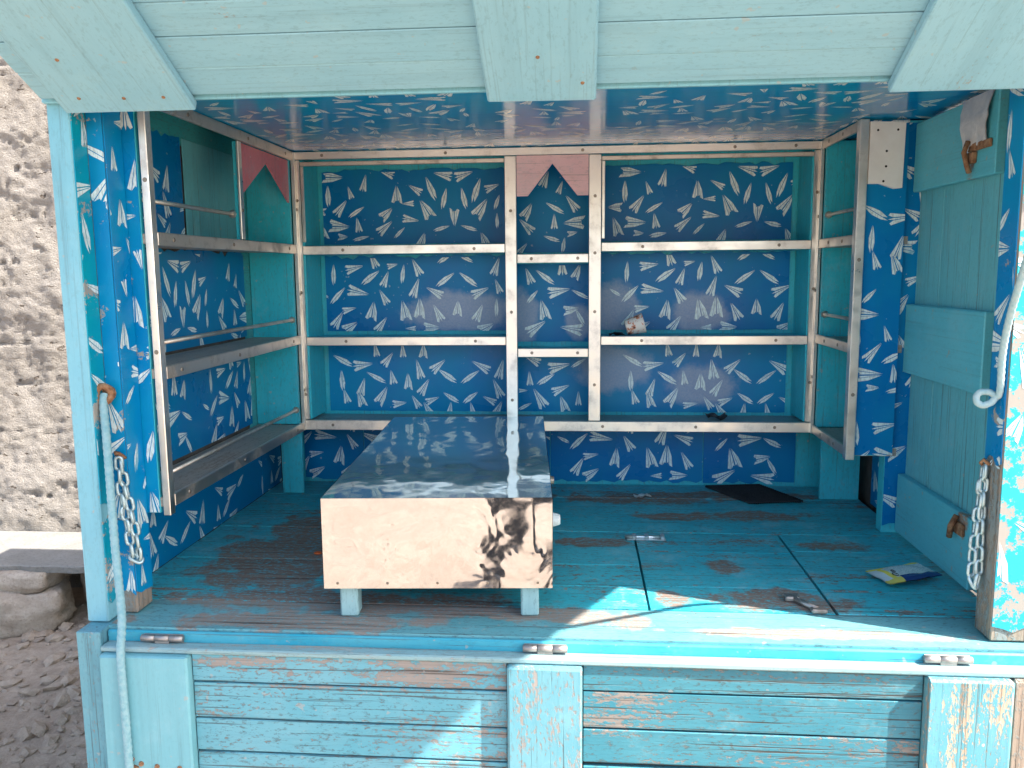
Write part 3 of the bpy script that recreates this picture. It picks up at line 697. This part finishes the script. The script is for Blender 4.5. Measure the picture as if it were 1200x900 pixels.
# post between right shelving and door, its two papered faces
rp = MB().box(.874, .954, .745, .79, .001, ZC - .003, .002).build('right_inner_post', 'teal_z', KI)
panel(rp, (.875, .7425, .02), (1, 0, 0), (0, 0, 1), .078, ZC - .03, (.6, .1), 'paper', 'motif_front', (.012, 0))
panel(wr, (XWR + .02, 1.06, .0), (0, -1, 0), (0, 0, 1), .27, .235, (.3, .3), 'paper', 'motif', (0, 0))

# ---- right side door
XD = XWR
dr = MB().box(XD + .014, XD + .022, .284, .738, .004, 1.150, .001).build('side_door', GREY, KI)
for a, b in ((.286, .43), (.433, .585), (.588, .737)): box('plank', dr, 'door_z', XD, XD + .0138, a, b, .004, 1.148, .0006)
for z0, z1 in ((.962, 1.143), (.470, .660), (.010, .180)): box('batten', dr, 'door_y', XD - .022, XD - .0005, .285, .736 if z0 != .47 else .742, z0, z1, .003)
mb = MB(); mb.box(XD - .030, XD - .0225, .30, .43, 1.022, 1.040, .002); mb.tube([(XD - .036, .39, 1.045), (XD - .046, .385, 1.02), (XD - .04, .38, .99), (XD - .032, .385, .975)], .006, 8)
mb.box(XD - .034, XD - .0225, .37, .40, .995, 1.02, .002); mb.build('hasp', 'rust', dr)
mb = MB(); mb.tube([(XD - .03, .34, .175), (XD - .045, .335, .15), (XD - .04, .35, .12)], .007, 8); mb.box(XD - .031, XD - .0225, .31, .37, .130, .160, .002); mb.build('hasp', 'rust', dr)
# torn polythene tucked into the top of the door
pl = MB(); nu, nv = 9, 9
vs = []
for j in range(nv):
    for i in range(nu):
        a, b = i/(nu - 1), j/(nv - 1)
        y = .30 + a*(.15 - .05*b) + .02*b; z = 1.145 - b*(.11 + .02*a)
        vs.append((XD - .026 - .01*math.sin(b*3) + .006*mnoise.noise((a*6, b*5, 1)), y, z))
fs = [[j*nu + i, (j + 1)*nu + i, (j + 1)*nu + i + 1, j*nu + i + 1] for j in range(nv - 1) for i in range(nu - 1)]
pl.add(vs, fs, 0, True); pl.add([(x + .002, y, z) for x, y, z in vs], [f[::-1] for f in fs], 0, True)
tag(pl.build('plastic_sheet', 'plastic'), 'torn grey polythene scrap caught at the top of the side door', 'plastic sheet')

# ---- right front post
rpst = MB().box(.842, .99, .032, .100, .001, 1.2235, .003).build('right_front_post', 'bare', KI)
panel(rpst, (.8395, .0985, .36), (0, -1, 0), (0, 0, 1), .064, .79, (.1, .5), 'paper_front', 'motif_front', (.02, 0), scale=1.1)
panel(rpst, (.8435, .0295, .02), (1, 0, 0), (0, 0, 1), .145, 1.12, (.45, .3), 'paper_right', 'motif_front', (.02, 0), scale=1.15, skip=.3)

# ---- front rail, lower shutter, base
fr = box('front_rail', KI, 'rail', -1.018, 1.03, -.011, -.001, -.10, -.006, .003)
for a, b in ((-1.075, -1.021), (1.032, 1.078)): box('corner_post', KI, 'front_z', a, b, -.034, .05, -H - .015, -.001)
bf = MB().box(-1.018, 1.03, .003, .03, -.70, -.121, .003).build('base_board', GREY, KI)
for y in (1.25,):
    for x in (-1.07, 1.0): box('corner_post', KI, 'front_z', x, x + .05, y, y + .05, -H - .015, -.031)
sh = MB().box(-1.016, 1.028, -.022, -.013, -.66, -.036, .001).build('lower_shutter', GREY, KI)
box('top_edge', sh, 'edge', -1.017, 1.029, -.044, -.0115, -.040, -.028, .003)
ML = [-.041, -.105, -.187, -.264, -.342, -.42, -.50, -.58, -.658]
for j, (a, b) in enumerate(zip(ML, ML[1:])):
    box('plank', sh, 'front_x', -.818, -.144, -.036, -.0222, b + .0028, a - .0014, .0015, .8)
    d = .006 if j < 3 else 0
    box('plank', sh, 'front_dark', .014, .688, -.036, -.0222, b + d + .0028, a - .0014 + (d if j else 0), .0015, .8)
stl = box('stile', sh, 'stile_clean', -1.014, -.820, -.058, -.0222, -.655, -.0415, .004)
stc = box('stile', sh, 'front_z', -.142, .012, -.058, -.0222, -.655, -.0415, .004)
box('stile', sh, 'stile_bare', .690, .852, -.060, -.0222, -.655, -.0415, .004)
box('stile', sh, 'bare', .855, 1.026, -.050, -.0222, -.655, -.0415, .005)
for x, z in ((-.955, -.275), (-.935, -.285), (-.90, -.29), (-.85, -.292), (-.95, -.30)): MB().disc((x, -.0578, z), (0, -1, 0), .006 if z > -.3 else .012, .004 if z > -.3 else .01).build('nail', 'rust', sh)
for x in (-.89, -.065, .74):
    mb = MB(); z_, y_ = -.017, -.019
    for a, b in ((-.046, -.017), (-.0155, .0155), (.017, .046)): mb.tube([(x + a, y_, z_), (x + b, y_, z_)], .0075, 10)
    mb.box(x - .044, x + .044, -.0135, -.0112, -.05, -.010, .0006); mb.box(x - .016, x + .016, -.024, -.018, -.0279, -.018, .001)
    mb.build('hinge', 'hinge', sh)

# ---- awning: the raised upper shutter, seen from below
TH = math.radians(28)
Wa = Matrix.Translation((0, -.02, 1.115 + H)) @ Matrix.Rotation(-TH, 4, 'X') @ Matrix.Diagonal((1, 1, 1, 1))
# local frame: x along the kiosk, -y out along the slope, +z the upper side
def awbox(name, parent, mat, x0, x1, s0, s1, z0, z1, ch=.003):
    c = Vector(((x0 + x1)/2, -(s0 + s1)/2, (z0 + z1)/2))
    mb = MB().box(x0 - c.x, x1 - c.x, -s1 - c.y, -s0 - c.y, z0 - c.z, z1 - c.z, ch, 0, .5)
    return mb.build(name, mat, parent, Wa @ Matrix.Translation(c))
awn = awbox('awning', KI, GREY, -1.065, 1.07, 0, 1.10, .0205, .028)
ss = [-.012, .063, .143, .222, .305, .385, .47, .55, .635, .715, .80, .88, .965, 1.04, 1.115]
for a, b in zip(ss, ss[1:]): awbox('plank', awn, 'awning_x', -1.072, 1.08, a + .0008, b - .0008, random.uniform(-.0012, .0005), .020, .0018)
for a, b in ((-1.022, -.753), (-.172, .036), (.575, .845)): awbox('batten', awn, 'awning_y', a, b, -.030, 1.11, -.0225, -.0016, .003)
for x in (-.6, .3, .95): awbox('hinge', awn, 'hinge', x, x + .09, -.02, .06, .0285, .033, .001)
for x, s in ((-.97, .015), (-.88, .012), (-.80, .012), (-.07, .09), (.01, .02), (-.95, .12)): MB().disc((0, 0, 0), (0, 0, -1), .004, .002).build('nail', 'rust', awn, Wa @ Matrix.Translation((x, -s, -.0223)))

# ================================================================== THE LOW TABLE clad in sheet steel
TA = thing('low_table', (-.335, .58, 0), 'low wooden table clad in polished sheet steel standing on the kiosk floor', 'table', rot=Matrix.Rotation(math.radians(3.6), 4, 'Z'))
WT = WM[TA]
tw, tl, tb, tt = .251, .506, .072, .2755
def tpart(mb, name, mats): return mb.build(name, mats, TA, WT)
tpart(MB().box(-tw + .006, tw - .006, -tl + .006, tl - .006, tb + .004, tt - .004, .002), 'box_frame', GREY)
def sheet(name, mat, nu, nv, fn):
    mb = MB(); vs = [fn(i/nu, j/nv) for j in range(nv + 1) for i in range(nu + 1)]
    fs = [[j*(nu + 1) + i, j*(nu + 1) + i + 1, (j + 1)*(nu + 1) + i + 1, (j + 1)*(nu + 1) + i] for j in range(nv) for i in range(nu)]
    mb.add(vs, fs, 0, True); return tpart(mb, name, mat)
def edge(a): return min(1, 12*min(a, 1 - a))
def top(a, b):
    x, y = -tw + 2*tw*a, -tl + 2*tl*b
    e = edge(a)*min(1, 14*min(b, 1 - b))
    return (x, y, tt + e*(.0013*mnoise.noise((x*7, y*4, 2)) + .0007*mnoise.noise((x*22, y*15, 5))))
sheet('top_sheet', 'mirror_top', 60, 110, top)
def frontf(a, b):
    x, z = -tw + 2*tw*a, tb + (tt - tb)*b
    e = edge(a)*edge(b)
    wt = .26
    d = -.0032*wt*mnoise.noise((x*6, z*8, 4)) + .0011*wt*mnoise.noise((x*22 + 2*mnoise.noise((x*9, z*9, 1)), z*24, 9))
    # dents near the right end
    for cx, cz, rx, rz, k in ((.215, .215, .05, .07, -.0016), (.02, .21, .05, .05, -.0008)):
        d += k*math.exp(-((x - cx)/rx)**2 - ((z - cz)/rz)**2)
    return (x, -tl - .0015 + e*d, z)
sheet('front_sheet', 'mirror_front', 150, 70, frontf)
sheet('side_sheet', 'mirror_top', 40, 6, lambda a, b: (tw + .001, -tl + 2*tl*a, tb + (tt - tb)*b))
sheet('side_sheet', 'mirror_top', 40, 6, lambda a, b: (-tw - .001, tl - 2*tl*a, tb + (tt - tb)*b))
for x in (-tw + .03, tw - .07):
    for y in (-tl + .015, tl - .07):
        tpart(MB().box(x, x + .040, y, y + .045, .0, tb + .0035, .004), 'leg', 'leg')
mb = MB(); mb.disc((tw + .001, -tl + .03, tb + .145), (1, 0, 0), .016, .012, k=14); mb.disc((tw + .013, -tl + .03, tb + .145), (1, 0, 0), .013, .005, k=14); tpart(mb, 'knob', 'knob')
mb = MB(); mb.disc((tw + .001, -tl + .30, tb + .165), (1, 0, 0), .012, .012, k=12); tpart(mb, 'knob', 'screw')
for i in range(5):
    mb = MB().disc((-tw + .03 + i*.11, -tl - .0012, tb + .012), (0, -1, 0), .0035, .0018); tpart(mb, 'rivet', 'screw')

# ================================================================== SMALL THINGS
# chains
def link_mesh(L=.037, Wd=.0215, r=.0038, mat='galv'):
    pts = []; h = L/2 - Wd/2; rr = Wd/2 - r
    for i in range(7): a = -math.pi/2 + math.pi*i/6; pts.append((rr*math.cos(a), 0, 0)) if False else None
    path = []
    for i in range(6): a = math.pi*i/5; path.append((rr*math.cos(a), h + rr*math.sin(a)))
    for i in range(6): a = math.pi + math.pi*i/5; path.append((rr*math.cos(a), -h + rr*math.sin(a)))
    n = len(path); k = 6; vs = []
    for i, p in enumerate(path):
        a, b = path[i - 1], path[(i + 1) % n]; d = Vector((b[0] - a[0], b[1] - a[1], 0)).normalized(); o = Vector((d.y, -d.x, 0))
        for j in range(k):
            an = 2*math.pi*j/k; q = Vector((p[0], p[1], 0)) + o*(r*math.cos(an)) + Vector((0, 0, r*math.sin(an))); vs.append(tuple(q))
    fs = [[i*k + j, ((i + 1) % n)*k + j, ((i + 1) % n)*k + (j + 1) % k, i*k + (j + 1) % k] for i in range(n) for j in range(k)]
    me = bpy.data.meshes.new('chain_link'); me.from_pydata(vs, [], fs); me.polygons.foreach_set('use_smooth', [True]*len(fs)); me.materials.append(MAT[mat]); return me
LINK = link_mesh()
def chain(pts, label, pitch=.0275):
    c = thing('steel_chain', pts[0], label, 'chain', 'chains hanging at the opening')
    P = [Vector(p) for p in pts]; seg = []
    for a, b in zip(P, P[1:]):
        m_ = max(1, int((b - a).length/.004)); seg += [a.lerp(b, i/m_) for i in range(m_)]
    seg.append(P[-1]); acc = 0; last = seg[0]; k = 0; cur = seg[0]; start = seg[0]
    for i in range(1, len(seg)):
        acc += (seg[i] - seg[i - 1]).length
        if acc >= pitch:
            d = (seg[i] - start).normalized(); mid = (start + seg[i])/2
            q = d.to_track_quat('Y', 'Z').to_matrix().to_4x4() @ Matrix.Rotation(k*math.pi/2 + .6 + random.uniform(-.25, .25), 4, 'Y')
            q.translation = mid + Vector((0, 0, H)); link('link', LINK, q, c); start = seg[i]; acc = 0; k += 1
    return c
chain([(-1.000, .052, .365), (-1.003, .054, .30), (-.990, .052, .20), (-.982, .050, .135), (-.972, .052, .122), (-.968, .054, .14), (-.978, .055, .22), (-.992, .056, .30), (-1.000, .056, .37)],
      'pale blue chain looped on the papered left post beside the hanging rope')
chain([(.832, .085, .355), (.826, .080, .28), (.818, .076, .19), (.815, .072, .115), (.822, .066, .100), (.828, .066, .115), (.829, .072, .2), (.831, .078, .29), (.834, .082, .36)],
      'pale rusty chain looped on the right post beside the side door')
# chain staple and eyes: parts of the posts
mb = MB(); mb.tube([(-1.010, .066, .36), (-1.004, .048, .376), (-.997, .048, .374), (-.993, .066, .36)], .004, 8); mb.build('staple', 'rust', lq)
mb = MB(); mb.tube([(.8385, .09, .35), (.826, .085, .362), (.828, .078, .37), (.8385, .075, .36)], .004, 8); mb.build('staple', 'rust', rpst)
ring = [(-1.018 + .014*math.cos(a), .050 - .012*math.sin(a*.5), .505 + .018*math.sin(a)) for a in [2*math.pi*i/14 for i in range(14)]]
mb = MB(); mb.tube(ring + ring[:1], .0075, 8); mb.disc((-1.018, .064, .505), (0, -1, 0), .017, .012, k=10); mb.build('ring', 'rust', lq)
# ropes
def rope(name, pts, r, mat, label, sub=10):
    P = [Vector(p) for p in pts]; out = []
    for i in range(len(P) - 1):
        p0, p1, p2, p3 = P[max(i - 1, 0)], P[i], P[i + 1], P[min(i + 2, len(P) - 1)]
        m_ = max(3, int((p2 - p1).length/.003))
        for j in range(m_):
            t = j/m_
            out.append(.5*((2*p1) + (p2 - p0)*t + (2*p0 - 5*p1 + 4*p2 - p3)*t*t + (3*p1 - p0 - 3*p2 + p3)*t**3))
    out.append(P[-1]); mb = MB(); mb.tube(out, r, 12, twist=150, lob=.07)
    return tag(mb.build(name, mat), label, 'rope', 'ropes at the opening')
rope('rope', [(-1.018, .046, .505), (-1.016, .036, .482), (-1.006, .022, .40), (-.985, -.012, .19), (-.962, -.045, .045), (-.958, -.067, -.04), (-.957, -.068, -.18), (-.956, -.068, -.33), (-.95, -.068, -.48)], .0085, 'rope',
     'pale blue rope hanging from the rusty ring down over the front edge')
rope('rope', [(.848, .060, .520), (.836, .052, .510), (.822, .052, .492), (.806, .056, .486), (.797, .060, .496), (.803, .062, .510), (.820, .058, .512), (.832, .050, .505), (.833, .042, .520), (.822, .02, .590), (.810, -.02, .660), (.79, -.1, .756), (.745, -.30, 1.005), (.69, -.53, 1.28), (.660, -.655, 1.405)], .0066, 'rope_white',
     'thick bleached rope tied at the right post and running up to the awning')
# sachet on the floor
def sachetmat():
    t = T('printed sachet film'); tc = t.nd('ShaderNodeTexCoord'); sp = t.nd('ShaderNodeSeparateXYZ', {0: tc.outputs['Object']})
    x, y = sp.outputs[0], sp.outputs[1]
    n = t.noise(tc.outputs['Object'], 300, 2, .6)
    col = t.mix(t.rng(n, .55, .6), (.62, .68, .66), (.30, .42, .45))
    def band(v, a, b): return t.math('MULTIPLY', t.math('GREATER_THAN', v, a), t.math('LESS_THAN', v, b))
    col = t.mix(band(x, -.075, -.038), col, (.60, .66, .68))
    wv = t.math('ADD', y, t.math('MULTIPLY', t.math('SINE', t.math('MULTIPLY', x, 60)), .002))
    col = t.mix(t.math('MULTIPLY', t.math('LESS_THAN', wv, -.022), t.math('GREATER_THAN', x, -.03)), col, (.012, .03, .16))
    col = t.mix(t.math('MAXIMUM', band(x, -.05, -.038), t.math('GREATER_THAN', y, .036)), col, (.80, .66, .10))
    col = t.mix(t.math('MULTIPLY', t.math('LESS_THAN', y, -.026), band(x, -.08, -.03)), col, (.72, .60, .12))
    return t.out(col, .25, 0, .5)
MAT['sachet'] = sachetmat()
mb = MB(); nu, nv = 14, 10; vs = []
for sgn in (1, -1):
    for j in range(nv + 1):
        for i in range(nu + 1):
            a, b = i/nu, j/nv
            pf = (math.sin(math.pi*min(max((a - .08)/.84, 0), 1))*math.sin(math.pi*b))**.6
            vs.append((-.075 + .15*a, -.045 + .09*b, .012 + .006*a + sgn*(.0009 + .007*pf) + .003*mnoise.noise((a*5, b*4, 2)) ))
N1 = (nu + 1)*(nv + 1)
fs = [[j*(nu + 1) + i, j*(nu + 1) + i + 1, (j + 1)*(nu + 1) + i + 1, (j + 1)*(nu + 1) + i] for j in range(nv) for i in range(nu)]
mb.add(vs, fs + [[q + N1 for q in f][::-1] for f in fs], 0, True)
# printed dark emblem on the left part
mb.tube([(-.034 + .006*math.cos(a), -.012 + .009*math.sin(a), .0205) for a in [i*.7 for i in range(9)]], .0012, 5, 1)
mb.tube([(-.026 + .004*math.cos(a), .006 + .007*math.sin(a), .0215) for a in [i*.7 for i in range(9)]], .0012, 5, 1)
Ws = Matrix.Translation((.800, .378, H + .0005)) @ Matrix.Rotation(math.radians(20), 4, 'Z')
tag(mb.build('sachet', ['sachet', 'black'], None, Ws), 'yellow, white and dark blue plastic sachet lying near the side door', 'sachet')
# black mesh mat: woven strands
mb = MB()
A, B, Cc = Vector((.455, 1.235, 0)), Vector((.69, 1.20, 0)), Vector((.555, 1.035, 0))
def quad(u, v): 
    P = [Vector((.448, 1.235)), Vector((.64, 1.262)), Vector((.735, 1.06)), Vector((.560, 1.03))]
    q = P[0].lerp(P[1], u).lerp(P[3].lerp(P[2], u), v); return (q.x, q.y, .004)
for i in range(25): mb.tube([quad(i/24, v/6) for v in range(7)], .0034, 4)
for i in range(21): mb.tube([tuple(Vector(quad(u/6, i/20)) + Vector((0, 0, .0015))) for u in range(7)], .0034, 4)
tag(mb.build('mesh_mat', 'mesh'), 'small black woven mesh mat lying at the back of the floor', 'mat')
def scrap(name, c, s, mat, label, cat, rot=0, seed=1):
    mb = MB(); nu = 6; vs = []
    for sg in (1, -1):
        for j in range(nu + 1):
            for i in range(nu + 1):
                a, b = i/nu - .5, j/nu - .5
                vs.append((s*a*(1 + .3*mnoise.noise((b*3, seed, 0))), s*.7*b*(1 + .3*mnoise.noise((a*3, seed, 4))), s*.22*(mnoise.noise((a*3, b*3, seed)) + .45) + sg*.0008))
    N1 = (nu + 1)**2; fs = [[j*(nu + 1) + i, j*(nu + 1) + i + 1, (j + 1)*(nu + 1) + i + 1, (j + 1)*(nu + 1) + i] for j in range(nu) for i in range(nu)]
    mb.add(vs, fs + [[q + N1 for q in f][::-1] for f in fs], 0, True)
    lo = min(v_[2] for v_ in vs)
    return tag(mb.build(name, mat, None, Matrix.Translation((c[0], c[1], c[2] + H - lo + .0003)) @ Matrix.Rotation(rot, 4, 'Z')), label, cat)
scrap('paper_scrap', (.215, 1.09, 0), .05, 'paper_white', 'crumpled white paper scrap on the floor behind the trapdoor', 'paper', .4, 3)
# orange ring on the floor at the left
a_ = [2*math.pi*i/14 for i in range(15)]
mb = MB(); mb.tube([(-.705 + .009*math.cos(t), .48 + .007*math.sin(t), .0035) for t in a_], .0022, 6); tag(mb.build('plastic_ring', 'orange'), 'tiny orange plastic ring on the worn floor left of the table', 'ring')
# paper cup on its side on the right middle shelf
def cupmat():
    t = T('printed paper cup'); tc = t.nd('ShaderNodeTexCoord'); n = t.noise(tc.outputs['Object'], 60, 3, .6)
    col = t.mix(t.rng(n, .52, .56), (.74, .70, .64), (.55, .22, .12)); col = t.mix(t.rng(n, .62, .66), col, (.04, .03, .04)); return t.out(col, .45)
MAT['cup'] = cupmat()
mb = MB(); k = 16; vs = []; rings_ = [(.0, .024), (.004, .026), (.04, .031), (.060, .034), (.062, .035), (.060, .032), (.01, .024)]
for z, r in rings_: vs += [(r*math.cos(2*math.pi*i/k), r*math.sin(2*math.pi*i/k), z) for i in range(k)]
fs = [[a*k + i, a*k + (i + 1) % k, (a + 1)*k + (i + 1) % k, (a + 1)*k + i] for a in range(len(rings_) - 1) for i in range(k)] + [list(range(k))[::-1], [(len(rings_) - 1)*k + i for i in range(k)]]
mb.add(vs, fs, 0, True)
Wc = Matrix.Translation((.19, 1.165, .540 + H + .0355)) @ Matrix.Rotation(math.radians(75), 4, 'Y') @ Matrix.Translation((0, 0, -.03))
tag(mb.build('paper_cup', 'cup', None, Wc), 'white printed paper cup lying on the right middle back shelf', 'cup')
scrap('foil_scrap', (.13, 1.17, .540), .05, 'black', 'dark crumpled wrapper beside the paper cup on the shelf', 'wrapper', .2, 6)
scrap('plastic_piece', (.47, 1.185, .252), .065, 'black', 'flat black plastic piece on the bottom right back shelf', 'plastic piece', .1, 9)

# ================================================================== THE PERSON TAKING THE PICTURE (seen only mirrored in the steel)
def person_mat():
    t = T('dark clothes and skin'); tc = t.nd('ShaderNodeTexCoord'); sp = t.nd('ShaderNodeSeparateXYZ', {0: tc.outputs['Object']})
    z, y = sp.outputs[2], sp.outputs[1]
    n = t.noise(tc.outputs['Object'], 40, 4, .6)
    col = t.mix(t.math('GREATER_THAN', z, .09), (.03, .022, .018), (.022, .024, .030))
    col = t.mix(t.math('GREATER_THAN', z, .98), col, (.05, .06, .075))
    skin = t.math('MAXIMUM', t.math('GREATER_THAN', z, 1.47), t.math('MULTIPLY', t.math('GREATER_THAN', y, .23), t.math('GREATER_THAN', z, 1.2)))
    col = t.mix(skin, col, (.30, .17, .11))
    col = t.mix(t.math('MULTIPLY', n, .3), col, (.02, .02, .02))
    return t.out(col, .8, 0, .3)
MAT['person'] = person_mat()
PV = [(0, 0, .95, .14), (0, 0, 1.12, .135), (0, .01, 1.30, .15), (0, .01, 1.43, .10), (0, .02, 1.50, .055), (0, .035, 1.58, .075), (0, .04, 1.66, .088), (0, .035, 1.73, .06)]
PE = [(i, i + 1) for i in range(7)]
def limb(start, pts):
    k = start
    for p in pts: PV.append(p); PE.append((k, len(PV) - 1)); k = len(PV) - 1
    return k
for sx in (-1, 1):
    limb(0, [(sx*.10, 0, .88, .095), (sx*.115, .02, .50, .062), (sx*.12, -.01, .30, .056), (sx*.125, -.02, .09, .042), (sx*.135, .06, .045, .042), (sx*.145, .15, .03, .032)])
    hnd = limb(3, [(sx*.17, 0, 1.41, .062), (sx*.24, .02, 1.20, .047), (sx*.17, .16, 1.28, .040), (sx*.075, .275, 1.46, .028), (sx*.07, .285, 1.50, .030)])
    for q in range(4): limb(hnd, [(sx*(.06 - .004*q), .300 + .004*q, 1.545 - .018*q, .010), (sx*(.035 - .003*q), .318, 1.55 - .02*q, .009), (sx*(.018 + .004*q), .322, 1.55 - .022*q, .008)])
    limb(hnd, [(sx*.05, .275, 1.50, .011), (sx*.03, .280, 1.515, .010)])
pm = bpy.data.meshes.new('person'); pm.from_pydata([p[:3] for p in PV], PE, []); pm.materials.append(MAT['person'])
WPp = Matrix.Translation((.015, -1.985, .0)) @ Matrix.Rotation(math.radians(4), 4, 'Z')
po = link('person', pm, WPp); tag(po, 'person in dark clothes holding up a phone in front of the kiosk', 'person')
sm_ = po.modifiers.new('skin', 'SKIN'); sm_.use_smooth_shade = True
for i, p in enumerate(PV):
    d = pm.skin_vertices[0].data[i] if pm.skin_vertices else None
    if d: d.radius = (p[3], p[3])
ss_ = po.modifiers.new('smooth', 'SUBSURF'); ss_.levels = 1; ss_.render_levels = 2
ph = MB().box(-.075, .075, -.004, .004, -.037, .037, .003); ph.disc((-.06, .0038, .024), (0, 1, 0), .006, .001, 1)
tag(ph.build('phone', ['black', 'knob'], None, Matrix.Translation((.005, -1.70, 1.515)) @ Matrix.Rotation(YAW, 4, 'Z')), 'black phone held up in both hands by the person', 'phone')
